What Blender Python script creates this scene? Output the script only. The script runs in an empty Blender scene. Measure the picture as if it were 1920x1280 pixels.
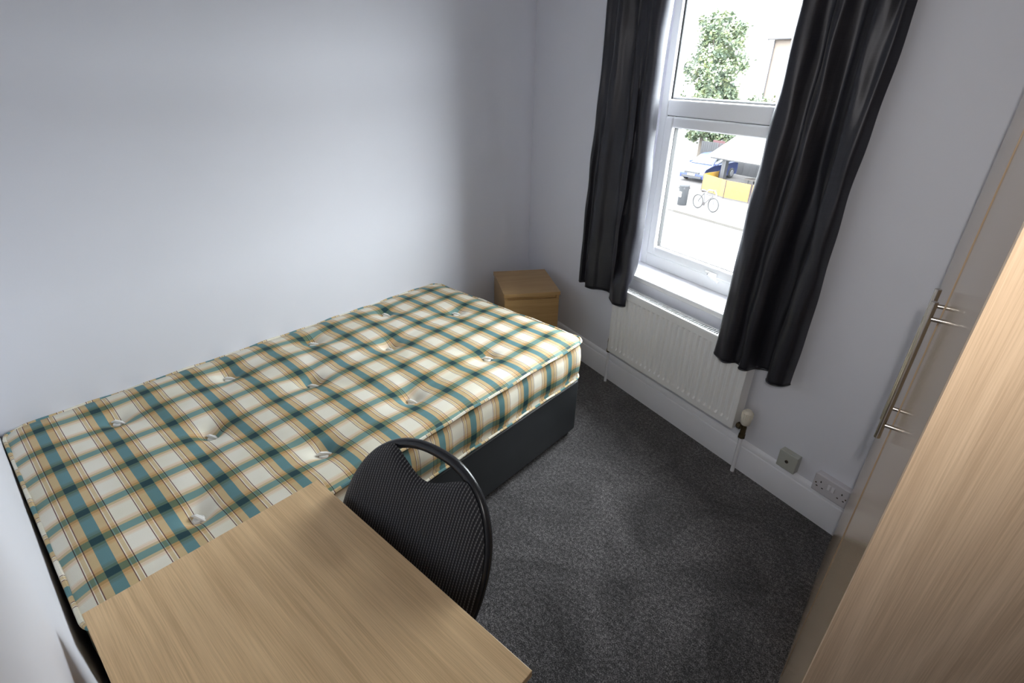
import bpy, bmesh, math, random
from math import sin, cos, pi, radians as RAD, sqrt, exp, atan2, hypot
from mathutils import Vector, Matrix
random.seed(7)
sc = bpy.context.scene
COL = sc.collection

# ------------------------------------------------------------------ camera
F_PX, PITCH, ROLL, YAW, CAM_H = 965.5, RAD(27.714), RAD(1.078), RAD(40.784), 1.70
def cam_axes():
    X = Vector((cos(YAW), -sin(YAW), 0)); Y = Vector((sin(YAW), cos(YAW), 0)); Z = Vector((0, 0, 1))
    r0 = Vector((1, 0, 0)); u0 = Vector((0, sin(PITCH), cos(PITCH))); fw = Vector((0, cos(PITCH), -sin(PITCH)))
    r = cos(ROLL)*r0 + sin(ROLL)*u0; u = -sin(ROLL)*r0 + cos(ROLL)*u0
    return [Vector((v.dot(X), v.dot(Y), v.dot(Z))) for v in (r, u, fw)]
CR, CU, CF = cam_axes()
CP = Vector((0, 0, CAM_H))
cd = bpy.data.cameras.new('camera'); cam = bpy.data.objects.new('camera', cd); COL.objects.link(cam)
cd.sensor_width = 36.0; cd.lens = F_PX/1920*36.0; cd.clip_start = 0.01; cd.clip_end = 400
m = Matrix((CR, CU, -CF)).transposed().to_4x4(); m.translation = CP
cam.matrix_world = m
sc.camera = cam

# ------------------------------------------------------------------ light
wd = bpy.data.worlds.new('overcast_sky'); sc.world = wd; wd.use_nodes = True
bg = wd.node_tree.nodes['Background']; bg.inputs[0].default_value = (0.915, 0.955, 1.0, 1); bg.inputs[1].default_value = 33.0
sc.view_settings.view_transform = 'Standard'; sc.view_settings.look = 'None'
sc.view_settings.exposure = 0.0; sc.view_settings.gamma = 1.0; sc.view_settings.use_curve_mapping = False
sc.cycles.use_denoising = True
sc.cycles.max_bounces = 12; sc.cycles.diffuse_bounces = 8; sc.cycles.transparent_max_bounces = 16
sc.cycles.caustics_reflective = False; sc.cycles.caustics_refractive = False
sc.cycles.sample_clamp_indirect = 8.0

# window wall frame: x = along the wall (s), y = out of the room, z = up
WN = Vector((0.29725, 0.9548, 0)); WE = Vector((0.9548, -0.29725, 0)); WC = 1.9862
WO = WN*WC; WA = atan2(WE.y, WE.x)
def wpt(s, d, z): return WO + WE*s + WN*d + Vector((0, 0, z))

# daylight sampling guide at the window opening (emits nothing itself)
pl = bpy.data.lights.new('window_portal', 'AREA'); pl.shape = 'RECTANGLE'; pl.size = 1.04; pl.size_y = 1.47
pl.cycles.is_portal = True
po = bpy.data.objects.new('window_portal', pl); COL.objects.link(po)
po.matrix_world = Matrix.Translation(wpt(-1.57, 0.29, 1.435)) @ Matrix.Rotation(WA, 4, 'Z') @ Matrix.Rotation(RAD(-90), 4, 'X')

# the photographer's flash, just above and right of the lens
fl = bpy.data.lights.new('camera_flash', 'SPOT'); fl.energy = 33.0; fl.spot_size = RAD(104); fl.spot_blend = 1.0
fl.shadow_soft_size = 0.018; fl.color = (1.0, 0.97, 0.93)
fo = bpy.data.objects.new('camera_flash', fl); COL.objects.link(fo)
FD = (CF + CU*0.20 + CR*0.30).normalized()      # flash head tilted up and to the right
m2 = FD.to_track_quat('-Z', 'Y').to_matrix().to_4x4(); m2.translation = CP + CU*0.11 + CR*0.09; fo.matrix_world = m2

# ------------------------------------------------------------------ materials
def new_mat(name):
    mt = bpy.data.materials.new(name); mt.use_nodes = True
    nt = mt.node_tree; return mt, nt, nt.nodes['Principled BSDF']
def N(nt, t, **kw):
    n = nt.nodes.new(t)
    for k, v in kw.items():
        if k in n.inputs and not hasattr(n, k): n.inputs[k].default_value = v
        elif hasattr(n, k): setattr(n, k, v)
    return n
def L(nt, a, b): nt.links.new(a, b)
def math_n(nt, op, a, b=None, c=None):
    n = nt.nodes.new('ShaderNodeMath'); n.operation = op
    for i, v in enumerate((a, b, c)):
        if v is None: continue
        if isinstance(v, (int, float)): n.inputs[i].default_value = v
        else: L(nt, v, n.inputs[i])
    return n.outputs[0]
def ramp(nt, fac, stops, interp='LINEAR'):
    r = nt.nodes.new('ShaderNodeValToRGB'); cr = r.color_ramp; cr.interpolation = interp
    while len(cr.elements) < len(stops): cr.elements.new(0.5)
    for e, (p, c) in zip(cr.elements, stops):
        e.position = p; e.color = (*c, 1) if len(c) == 3 else c
    L(nt, fac, r.inputs[0]); return r.outputs[0]
def bump(nt, b, h, strength, dist):
    n = nt.nodes.new('ShaderNodeBump'); n.inputs['Strength'].default_value = strength; n.inputs['Distance'].default_value = dist
    L(nt, h, n.inputs['Height']); L(nt, n.outputs[0], b.inputs['Normal'])
def coords(nt, kind='Object', scale=(1, 1, 1), rot=(0, 0, 0)):
    tc = nt.nodes.new('ShaderNodeTexCoord'); mp = nt.nodes.new('ShaderNodeMapping')
    mp.inputs['Scale'].default_value = scale; mp.inputs['Rotation'].default_value = rot
    L(nt, tc.outputs[kind], mp.inputs[0]); return mp.outputs[0]
def noise(nt, vec, scale, detail=4, rough=0.5, dist=0.0):
    n = nt.nodes.new('ShaderNodeTexNoise'); n.inputs['Scale'].default_value = scale; n.inputs['Detail'].default_value = detail
    n.inputs['Roughness'].default_value = rough; n.inputs['Distortion'].default_value = dist
    L(nt, vec, n.inputs['Vector']); return n.outputs['Fac']
def mixc(nt, mode, fac, a, b):
    n = nt.nodes.new('ShaderNodeMix'); n.data_type = 'RGBA'; n.blend_type = mode
    for sock, v in ((n.inputs[0], fac), (n.inputs[6], a), (n.inputs[7], b)):
        if isinstance(v, (int, float)): sock.default_value = v
        elif isinstance(v, tuple): sock.default_value = (*v, 1)
        else: L(nt, v, sock)
    return n.outputs[2]
def plain(name, col, rough=0.5, metal=0.0, var=0.0, vscale=30, bmp=0.0, bscale=200, spec=None, sheen=0):
    mt, nt, b = new_mat(name)
    b.inputs['Roughness'].default_value = rough; b.inputs['Metallic'].default_value = metal
    if spec is not None: b.inputs['Specular IOR Level'].default_value = spec
    if sheen: b.inputs['Sheen Weight'].default_value = sheen
    v = coords(nt)
    lo = tuple(c*(1-var) for c in col); hi = tuple(min(1, c*(1+var)) for c in col)
    L(nt, ramp(nt, noise(nt, v, vscale), [(0.3, lo), (0.7, hi)]), b.inputs['Base Color'])
    if bmp: bump(nt, b, noise(nt, v, bscale, 3), bmp, 0.002)
    return mt
def oak(name, axis, light, dark, rough=0.38, seed=0.0):
    """light oak laminate, grain along the object's own axis"""
    mt, nt, b = new_mat(name)
    s1 = [1, 1, 1]; s1[axis] = 0.014
    s2 = [1, 1, 1]; s2[axis] = 0.16
    v1 = coords(nt, scale=tuple(s1)); v2 = coords(nt, scale=tuple(s2))
    a2 = nt.nodes.new('ShaderNodeVectorMath'); a2.operation = 'ADD'; a2.inputs[1].default_value = (seed, seed*1.7, seed*0.6)
    L(nt, v2, a2.inputs[0])
    fine = noise(nt, v1, 520, 3, 0.65)
    mid = noise(nt, v1, 120, 4, 0.6)
    big = noise(nt, a2.outputs[0], 3.2, 2, 0.4, 0.25)
    rings = math_n(nt, 'FRACT', math_n(nt, 'MULTIPLY', big, 17.0))
    rings = math_n(nt, 'POWER', math_n(nt, 'ABSOLUTE', math_n(nt, 'SUBTRACT', rings, 0.5)), 1.6)
    t = math_n(nt, 'ADD', math_n(nt, 'MULTIPLY', fine, 0.62), math_n(nt, 'ADD', math_n(nt, 'MULTIPLY', mid, 0.36), math_n(nt, 'MULTIPLY', rings, 0.38)))
    mdl = tuple((l*0.55+d*0.45) for l, d in zip(light, dark))
    L(nt, ramp(nt, t, [(0.42, dark), (0.55, mdl), (0.68, light)]), b.inputs['Base Color'])
    b.inputs['Roughness'].default_value = rough
    if name == 'oak_door_shaded': b.inputs['Specular IOR Level'].default_value = 0.32
    bump(nt, b, fine, 0.05, 0.001)
    return mt

M = {}
M['wall'] = plain('wall_paint', (0.715, 0.725, 0.785), 0.62, var=0.012, vscale=3, bmp=0.05, bscale=180)
M['ceiling'] = plain('ceiling_paint', (0.82, 0.82, 0.83), 0.8)
M['gloss_white'] = plain('skirting_gloss', (0.80, 0.81, 0.86), 0.28)
M['upvc'] = plain('white_upvc', (0.92, 0.925, 0.93), 0.22)
M['sillwhite'] = plain('sill_white', (0.85, 0.85, 0.87), 0.25)
M['gasket'] = plain('black_gasket', (0.02, 0.02, 0.02), 0.6)
M['radiator'] = plain('radiator_enamel', (0.78, 0.78, 0.775), 0.3)
M['grille_dark'] = plain('radiator_inside', (0.10, 0.10, 0.10), 0.6)
M['bronze'] = plain('aged_valve_brass', (0.10, 0.075, 0.04), 0.45, 0.7, var=0.3)
M['trv'] = plain('valve_head_cream', (0.72, 0.68, 0.58), 0.4)
M['boxgrey'] = plain('grey_plastic', (0.44, 0.45, 0.41), 0.45)
M['socket'] = plain('socket_white', (0.62, 0.60, 0.63), 0.35)
M['switch'] = plain('switch_white', (0.80, 0.79, 0.82), 0.3)
M['black_hole'] = plain('socket_slot', (0.03, 0.025, 0.025), 0.7)
M['steel'] = plain('brushed_steel', (0.50, 0.46, 0.42), 0.24, 1.0)
M['black_plastic'] = plain('black_plastic', (0.015, 0.016, 0.02), 0.32)
M['black_tube'] = plain('black_painted_tube', (0.014, 0.015, 0.019), 0.27)
M['tuft'] = plain('white_tuft_thread', (0.85, 0.84, 0.80), 0.8)
M['divan'] = plain('charcoal_leatherette', (0.021, 0.023, 0.025), 0.46, var=0.1, vscale=8, bmp=0.12, bscale=500)
M['caster'] = plain('caster_black', (0.01, 0.01, 0.01), 0.3)
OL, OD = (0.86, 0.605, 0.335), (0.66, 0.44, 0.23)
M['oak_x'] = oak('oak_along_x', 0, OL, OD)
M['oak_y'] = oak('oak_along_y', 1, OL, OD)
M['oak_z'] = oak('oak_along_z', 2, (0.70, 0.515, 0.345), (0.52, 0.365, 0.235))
M['oak_door_shaded'] = oak('oak_door_shaded', 2, (0.40, 0.295, 0.20), (0.34, 0.245, 0.16), rough=0.17)  # the wardrobe's oak again, with the shade on its doors put into the colour
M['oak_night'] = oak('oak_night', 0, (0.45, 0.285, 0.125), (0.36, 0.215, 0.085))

def carpet_mat():
    mt, nt, b = new_mat('charcoal_carpet')
    v = coords(nt)
    sp = noise(nt, v, 240, 2, 0.75); md = noise(nt, v, 75, 3, 0.7); lg = noise(nt, v, 2.4, 5, 0.65, 1.0)
    t = math_n(nt, 'ADD', math_n(nt, 'MULTIPLY', sp, 0.62), math_n(nt, 'MULTIPLY', md, 0.38))
    c1 = ramp(nt, t, [(0.38, (0.015, 0.0145, 0.015)), (0.50, (0.066, 0.062, 0.064)), (0.62, (0.24, 0.228, 0.23))])
    c2 = ramp(nt, lg, [(0.38, (0.62, 0.62, 0.62)), (0.64, (1.3, 1.3, 1.3))])
    L(nt, mixc(nt, 'MULTIPLY', 1.0, c1, c2), b.inputs['Base Color'])
    b.inputs['Roughness'].default_value = 0.95; b.inputs['Specular IOR Level'].default_value = 0.1
    b.inputs['Sheen Weight'].default_value = 0.25; b.inputs['Sheen Roughness'].default_value = 0.5
    bump(nt, b, t, 0.9, 0.006)
    return mt
M['carpet'] = carpet_mat()

PX, PX0, PY, PY0 = 0.14, -1.73, 0.16, 0.97
def plaid_mat():
    mt, nt, b = new_mat('tartan_ticking')
    tc = nt.nodes.new('ShaderNodeTexCoord'); sx = nt.nodes.new('ShaderNodeSeparateXYZ'); L(nt, tc.outputs['UV'], sx.inputs[0])
    def tri(sock, off, per):      # distance from the stripe's centre, 0..0.5 of a period
        q = math_n(nt, 'DIVIDE', math_n(nt, 'SUBTRACT', sock, off), per)
        q = math_n(nt, 'FRACT', math_n(nt, 'ADD', q, 100.5))
        return math_n(nt, 'MULTIPLY', math_n(nt, 'ABSOLUTE', math_n(nt, 'SUBTRACT', q, 0.5)), 2.0)
    dv = tri(sx.outputs[1], PY0, PY); du = tri(sx.outputs[0], PX0, PX)
    teal, tan, tan2, white, dark, one = (0.15, 0.32, 0.40), (0.74, 0.58, 0.37), (0.82, 0.68, 0.48), (1.0, 0.98, 0.95), (0.20, 0.09, 0.09), (1, 1, 1)
    A = ramp(nt, dv, [(0, teal), (0.19, tan), (0.42, dark), (0.447, white), (0.48, tan2), (0.59, white), (0.618, dark), (0.645, one)], 'CONSTANT')
    B = ramp(nt, du, [(0, (0.22, 0.40, 0.43)), (0.20, (0.72, 0.60, 0.42)), (0.36, (0.95, 0.80, 0.70)), (0.50, (0.98, 0.90, 0.84)), (0.58, one)], 'CONSTANT')
    c = mixc(nt, 'MULTIPLY', 1.0, A, B)
    both = math_n(nt, 'MULTIPLY', math_n(nt, 'LESS_THAN', dv, 0.19), math_n(nt, 'LESS_THAN', du, 0.20))
    c = mixc(nt, 'MULTIPLY', both, c, (0.42, 0.50, 0.52))      # both dyed yarns cross: darkest teal
    wv = nt.nodes.new('ShaderNodeMapping'); wv.inputs['Scale'].default_value = (900, 900, 1); L(nt, tc.outputs['UV'], wv.inputs[0])
    wz = noise(nt, wv.outputs[0], 1.0, 1, 0.5)
    st = noise(nt, coords(nt, 'UV', (3, 3, 1)), 1.5, 3, 0.5)
    base = ramp(nt, st, [(0.35, (0.76, 0.72, 0.58)), (0.6, (0.83, 0.79, 0.68))])
    c = mixc(nt, 'MULTIPLY', 1.0, c, base)
    c = mixc(nt, 'MULTIPLY', 0.25, c, ramp(nt, wz, [(0.35, (0.6, 0.6, 0.6)), (0.65, (1.15, 1.15, 1.15))]))
    L(nt, c, b.inputs['Base Color']); b.inputs['Roughness'].default_value = 0.6
    b.inputs['Specular IOR Level'].default_value = 0.3
    bump(nt, b, wz, 0.08, 0.001)
    return mt
M['plaid'] = plaid_mat()

def satin_mat():
    mt, nt, b = new_mat('black_satin')
    v = coords(nt, 'UV', (260, 9, 1)); w = coords(nt, 'UV', (14, 420, 1))
    n1 = noise(nt, v, 1.0, 3, 0.6); n2 = noise(nt, w, 1.0, 3, 0.6)
    t = math_n(nt, 'ADD', math_n(nt, 'MULTIPLY', n1, 0.5), math_n(nt, 'MULTIPLY', n2, 0.5))
    L(nt, ramp(nt, t, [(0.35, (0.007, 0.007, 0.010)), (0.65, (0.019, 0.018, 0.024))]), b.inputs['Base Color'])
    b.inputs['Roughness'].default_value = 0.42
    b.inputs['Specular IOR Level'].default_value = 0.5; b.inputs['Specular Tint'].default_value = (0.92, 0.93, 1.0, 1)
    b.inputs['Sheen Weight'].default_value = 0.12; b.inputs['Sheen Roughness'].default_value = 0.3
    bump(nt, b, t, 0.22, 0.0015)
    return mt
M['satin'] = satin_mat()

def rib_mat():
    mt, nt, b = new_mat('ribbed_black_fabric')
    tc = nt.nodes.new('ShaderNodeTexCoord'); sx = nt.nodes.new('ShaderNodeSeparateXYZ'); L(nt, tc.outputs['UV'], sx.inputs[0])
    a = math_n(nt, 'SINE', math_n(nt, 'MULTIPLY', sx.outputs[0], 2*pi/0.0078))
    bb = math_n(nt, 'SINE', math_n(nt, 'ADD', math_n(nt, 'MULTIPLY', sx.outputs[1], 2*pi/0.0062), math_n(nt, 'MULTIPLY', sx.outputs[0], pi/0.0078)))
    t = math_n(nt, 'ADD', 0.5, math_n(nt, 'ADD', math_n(nt, 'MULTIPLY', a, 0.42), math_n(nt, 'MULTIPLY', bb, 0.12)))
    L(nt, ramp(nt, t, [(0.45, (0.006, 0.006, 0.009)), (0.72, (0.03, 0.03, 0.036)), (0.97, (0.15, 0.145, 0.15))]), b.inputs['Base Color'])
    b.inputs['Roughness'].default_value = 0.7; b.inputs['Sheen Weight'].default_value = 0.1
    bump(nt, b, t, 0.5, 0.002)
    return mt
M['rib'] = rib_mat()

def glass_mat():
    mt = bpy.data.materials.new('window_glass'); mt.use_nodes = True; nt = mt.node_tree; nt.nodes.clear()
    o = nt.nodes.new('ShaderNodeOutputMaterial'); mx = nt.nodes.new('ShaderNodeMixShader')
    tr = nt.nodes.new('ShaderNodeBsdfTransparent'); gl = nt.nodes.new('ShaderNodeBsdfGlossy'); gl.inputs['Roughness'].default_value = 0.02
    tr.inputs[0].default_value = (0.97, 0.985, 0.98, 1); mx.inputs[0].default_value = 0.05
    L(nt, tr.outputs[0], mx.inputs[1]); L(nt, gl.outputs[0], mx.inputs[2]); L(nt, mx.outputs[0], o.inputs[0])
    return mt
M['glass'] = glass_mat()

# outdoors
M['asphalt'] = plain('asphalt', (0.085, 0.085, 0.087), 0.9, var=0.1, vscale=2)
M['paving'] = plain('paving', (0.028, 0.0242, 0.0235), 0.9, var=0.25, vscale=1.5)
M['kerbstone'] = plain('kerbstone', (0.035, 0.031, 0.027), 0.9)
M['yellow_line'] = plain('yellow_road_paint', (0.06, 0.045, 0.012), 0.8)
M['orange'] = plain('orange_screen', (0.165, 0.088, 0.0055), 0.6)
M['orange_print'] = plain('orange_screen_print', (0.11, 0.042, 0.004), 0.6)
M['screen_post'] = plain('screen_post', (0.018, 0.009, 0.008), 0.5)
M['canvas'] = plain('cream_canvas', (0.10, 0.09, 0.085), 0.9)
M['darkwood'] = plain('dark_timber', (0.011, 0.011, 0.013), 0.7)
M['table_wood'] = plain('pale_table', (0.05, 0.042, 0.036), 0.7)
M['bin'] = plain('bin_black', (0.009, 0.010, 0.012), 0.6)
M['binlabel'] = plain('bin_notice', (0.3, 0.3, 0.3), 0.5)
M['carblue'] = plain('car_blue', (0.010, 0.019, 0.075), 0.35)
M['carglass'] = plain('car_glass', (0.012, 0.016, 0.02), 0.12)
M['cartrim'] = plain('car_black_trim', (0.012, 0.012, 0.014), 0.5)
M['lamp'] = plain('car_lamp', (0.5, 0.5, 0.5), 0.15)
M['plate'] = plain('car_plate', (0.5, 0.5, 0.48), 0.4)
M['tyre'] = plain('tyre_rubber', (0.006, 0.006, 0.006), 0.8)
M['alloy'] = plain('alloy', (0.25, 0.25, 0.26), 0.3, 0.6)
M['bikeframe'] = plain('bike_frame', (0.014, 0.014, 0.016), 0.5)
M['bikedark'] = plain('bike_dark', (0.008, 0.005, 0.005), 0.6)
M['hoop'] = plain('stand_steel', (0.12, 0.12, 0.12), 0.4)
M['render_white'] = plain('white_render', (0.55, 0.55, 0.54), 0.9)
M['redsign'] = plain('red_board', (0.035, 0.006, 0.008), 0.6)
M['slate'] = plain('roof_slate', (0.03, 0.028, 0.03), 0.8)
M['greygate'] = plain('grey_gate', (0.013, 0.013, 0.015), 0.7)
M['bark'] = plain('bark', (0.06, 0.05, 0.04), 0.9)
M['wire'] = plain('cable', (0.06, 0.06, 0.06), 0.6)
M['winpane'] = plain('house_pane', (0.05, 0.055, 0.06), 0.3)
def leaf_mat():
    mt, nt, b = new_mat('leaves')
    oi = coords(nt)
    L(nt, ramp(nt, noise(nt, oi, 2.4, 3), [(0.35, (0.036, 0.054, 0.034)), (0.52, (0.055, 0.074, 0.036)), (0.66, (0.085, 0.094, 0.038))]), b.inputs['Base Color'])
    b.inputs['Roughness'].default_value = 0.6
    return mt
M['leaf'] = leaf_mat()
def brick_mat():
    mt, nt, b = new_mat('far_brick')
    br = nt.nodes.new('ShaderNodeTexBrick'); L(nt, coords(nt, rot=(RAD(90), 0, 0)), br.inputs['Vector'])
    br.inputs['Color1'].default_value = (0.10, 0.076, 0.060, 1); br.inputs['Color2'].default_value = (0.088, 0.062, 0.048, 1); br.inputs['Mortar'].default_value = (0.11, 0.1, 0.09, 1)
    br.inputs['Scale'].default_value = 1.0; br.inputs['Brick Width'].default_value = 0.225; br.inputs['Row Height'].default_value = 0.075; br.inputs['Mortar Size'].default_value = 0.008
    L(nt, br.outputs[0], b.inputs['Base Color']); b.inputs['Roughness'].default_value = 0.9
    return mt
M['brick'] = brick_mat()

# ------------------------------------------------------------------ mesh helpers
class MB:
    def __init__(self): self.v = []; self.f = []; self.uv = {}
    def box(self, x0, x1, y0, y1, z0, z1):
        b = len(self.v)
        self.v += [(x, y, z) for z in (z0, z1) for y in (y0, y1) for x in (x0, x1)]
        self.f += [tuple(b+i for i in q) for q in ((0, 2, 3, 1), (4, 5, 7, 6), (0, 1, 5, 4), (2, 6, 7, 3), (0, 4, 6, 2), (1, 3, 7, 5))]
        return self
    def tube(self, path, r, n=10, closed=False, caps=True):
        P = [Vector(p) for p in path]; k = len(P); b = len(self.v)
        rr = r if isinstance(r, (list, tuple)) else [r]*k
        up = None
        for i, p in enumerate(P):
            if closed: t = P[(i+1) % k]-P[i-1]
            else: t = P[min(i+1, k-1)]-P[max(i-1, 0)]
            t.normalize()
            if up is None:
                up = Vector((0, 0, 1)) if abs(t.z) < 0.9 else Vector((1, 0, 0))
            a = t.cross(up)
            if a.length < 1e-5: a = t.orthogonal()
            a.normalize(); c = a.cross(t); up = c
            for j in range(n):
                q = 2*pi*j/n; self.v.append(tuple(p + a*(rr[i]*cos(q)) + c*(rr[i]*sin(q))))
        for i in range(k if closed else k-1):
            i2 = (i+1) % k
            for j in range(n):
                j2 = (j+1) % n
                self.f.append((b+i*n+j, b+i*n+j2, b+i2*n+j2, b+i2*n+j))
        if caps and not closed:
            self.f.append(tuple(b+j for j in range(n))[::-1]); self.f.append(tuple(b+(k-1)*n+j for j in range(n)))
        return self
    def lathe(self, prof, n=20, org=(0, 0, 0), axis='z'):
        b = len(self.v); k = len(prof)
        for (r, h) in prof:
            for j in range(n):
                a = 2*pi*j/n; x, y, z = r*cos(a), r*sin(a), h
                if axis == 'x': x, y, z = z, x, y
                if axis == 'y': x, y, z = y, z, x
                self.v.append((x+org[0], y+org[1], z+org[2]))
        for i in range(k-1):
            for j in range(n):
                j2 = (j+1) % n
                self.f.append((b+i*n+j, b+i*n+j2, b+(i+1)*n+j2, b+(i+1)*n+j))
        self.f.append(tuple(b+j for j in range(n))[::-1]); self.f.append(tuple(b+(k-1)*n+j for j in range(n)))
        return self
    def prism(self, poly, a0, a1, axis='y'):
        """poly in the other two axes, extruded along axis"""
        b = len(self.v); k = len(poly)
        for a in (a0, a1):
            for (p, q) in poly:
                self.v.append({'x': (a, p, q), 'y': (p, a, q), 'z': (p, q, a)}[axis])
        self.f.append(tuple(b+i for i in range(k))); self.f.append(tuple(b+k+i for i in range(k))[::-1])
        for i in range(k):
            i2 = (i+1) % k; self.f.append((b+i2, b+i, b+k+i, b+k+i2))
        return self
    def build(self, name, mat, parent=None, bevel=0.0, smooth=False, fix=True, seg=2, ang=35):
        me = bpy.data.meshes.new(name); me.from_pydata(self.v, [], self.f)
        if fix:
            bm = bmesh.new(); bm.from_mesh(me); bmesh.ops.recalc_face_normals(bm, faces=bm.faces); bm.to_mesh(me); bm.free()
        if self.uv:
            ul = me.uv_layers.new(name='UVMap')
            for lp in me.loops: ul.data[lp.index].uv = self.uv.get(lp.vertex_index, (0, 0))
        me.materials.append(M[mat])
        o = bpy.data.objects.new(name, me); COL.objects.link(o)
        if parent is not None: o.parent = parent
        if smooth:
            for p in me.polygons: p.use_smooth = True
            me.set_sharp_from_angle(angle=RAD(ang))
        if bevel:
            bv = o.modifiers.new('bevel', 'BEVEL'); bv.width = bevel; bv.segments = seg; bv.limit_method = 'ANGLE'; bv.angle_limit = RAD(40)
        return o
def thing(name, label, cat, loc=(0, 0, 0), rz=0.0, group=None):
    o = bpy.data.objects.new(name, None); COL.objects.link(o); o.empty_display_size = 0.1
    o.location = loc; o.rotation_euler = (0, 0, rz); o['label'] = label; o['category'] = cat
    if group: o['group'] = group
    return o
def tag(o, label, cat, group=None):
    o['label'] = label; o['category'] = cat
    if group: o['group'] = group
    return o
def struct(o): o['kind'] = 'structure'; return o
def place(o, loc, rz=0.0): o.location = loc; o.rotation_euler = (0, 0, rz); return o
def box(x0, x1, y0, y1, z0, z1): return MB().box(x0, x1, y0, y1, z0, z1)

# ------------------------------------------------------------------ the room
XL, YH, XR, ZC = -2.26, -0.130, 0.66, 2.45
def wall_y(x): return (WC - WN.x*x)/WN.y
# floor follows the splayed plan
YHL, YHR = -0.086, -0.130     # the head wall runs slightly out of square
def head_y(x): return YHL+(YHR-YHL)*(x-XL)/(XR-XL)
fp = [(XL, YHL), (XR, YHR), (XR, wall_y(XR)), (XL, wall_y(XL))]
struct(MB().prism(fp, -0.12, 0.0, 'z').build('floor', 'carpet'))
struct(MB().prism(fp, ZC, ZC+0.1, 'z').build('ceiling', 'ceiling'))
struct(box(XL-0.1, XL, YH-0.1, wall_y(XL)+0.25, -0.12, ZC+0.1).build('wall_left', 'wall'))
struct(MB().prism([(XL, YHL), (XR+0.1, head_y(XR+0.1)), (XR+0.1, YH-0.1), (XL, YH-0.1)], -0.12, ZC+0.1, 'z').build('wall_head', 'wall'))
DO0, DO1, DOZ = -0.04, 0.62, 2.0     # unseen doorway on the right, opened so bounced light escapes to the landing
wrt = box(XR, XR+0.1, DO1, wall_y(XR)+0.1, -0.12, ZC+0.1); wrt.box(XR, XR+0.1, YH, DO0, -0.12, ZC+0.1); wrt.box(XR, XR+0.1, DO0, DO1, DOZ, ZC+0.1)
struct(wrt.build('wall_right', 'wall'))
lnd = box(XR, XR+1.5, YH-0.6, YH-0.5, -0.12, ZC); lnd.box(XR+1.4, XR+1.5, YH-0.5, 1.3, -0.12, ZC); lnd.box(XR+0.1, XR+1.5, 1.3, 1.4, -0.12, ZC); lnd.box(XR, XR+0.1, YH-0.5, YH, -0.12, ZC)
struct(lnd.build('wall_landing', 'wall'))
struct(box(XR, XR+1.5, YH-0.6, 1.4, -0.12, 0.0).build('floor_landing', 'carpet')); struct(box(XR+0.1, XR+1.5, YH-0.6, 1.4, ZC, ZC+0.1).build('ceiling_landing', 'ceiling'))
tr_ = MB()
for x0 in (XR-0.015,):
    tr_.box(x0, x0+0.015, DO1, DO1+0.05, 0, DOZ+0.05); tr_.box(x0, x0+0.015, DO0-0.05, DO0, 0, DOZ+0.05); tr_.box(x0, x0+0.015, DO0, DO1, DOZ, DOZ+0.05)
struct(tr_.build('trim_1', 'gloss_white'))
S0 = Vector((XL, wall_y(XL), 0)).dot(WE); S1 = Vector((XR, wall_y(XR), 0)).dot(WE)
OS0, OS1, OZ0, OZ1, TH = -2.085, -1.055, 0.695, 2.15, 0.31
ww = MB()
ww.box(S0-0.09, OS0, 0, TH, -0.12, ZC+0.1); ww.box(OS1, S1+0.05, 0, TH, -0.12, ZC+0.1)
ww.box(OS0, OS1, 0, TH, -0.12, OZ0); ww.box(OS0, OS1, 0, TH, OZ1, ZC+0.1)
struct(place(ww.build('wall_window', 'wall'), WO, WA))

# skirting: face board with a stepped, rounded top
SK = [(0, 0), (-0.019, 0), (-0.019, 0.130), (-0.018, 0.132), (-0.0125, 0.1335), (-0.0125, 0.138), (-0.0145, 0.1395), (-0.013, 0.150), (-0.008, 0.160), (0, 0.164)]
def skirting(name, length, loc, rz):
    mb = MB().prism(SK, 0, length, 'x'); struct(place(mb.build(name, 'gloss_white', smooth=True, ang=50), loc, rz))
skirting('baseboard_window', S1-S0, wpt(S0, 0, 0), WA)
skirting('baseboard_left', wall_y(XL)-YH, (XL, YH, 0), RAD(90))
skirting('baseboard_head', XR-XL, (XR, YHR, 0), RAD(180)+atan2(YHR-YHL, XR-XL))
skirting('baseboard_right', wall_y(XR)-DO1-0.05, (XR, wall_y(XR), 0), RAD(-90))

# window
win = bpy.data.objects.new('window_1', None); COL.objects.link(win); place(win, WO, WA); struct(win)
def ring(mb, s0, s1, z0, z1, w, y0, y1):
    mb.box(s0, s0+w, y0, y1, z0, z1); mb.box(s1-w, s1, y0, y1, z0, z1)
    mb.box(s0+w, s1-w, y0, y1, z0, z0+w); mb.box(s0+w, s1-w, y0, y1, z1-w, z1)
    return mb
FS0, FS1, FY = -2.075, -1.065, 0.18
fr = MB()
fr.box(FS0, -2.028, FY, FY+0.075, 0.722, OZ1); fr.box(-1.112, FS1, FY, FY+0.075, 0.722, OZ1)
fr.box(-2.028, -1.112, FY, FY+0.075, 0.722, 0.790); fr.box(-2.028, -1.112, FY, FY+0.075, OZ1-0.06, OZ1)
fr.build('frame', 'upvc', win, bevel=0.006, seg=3)
box(-2.028, -1.112, FY-0.002, FY+0.07, 1.512, 1.588).build('transom', 'upvc', win, bevel=0.010, seg=3)
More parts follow.
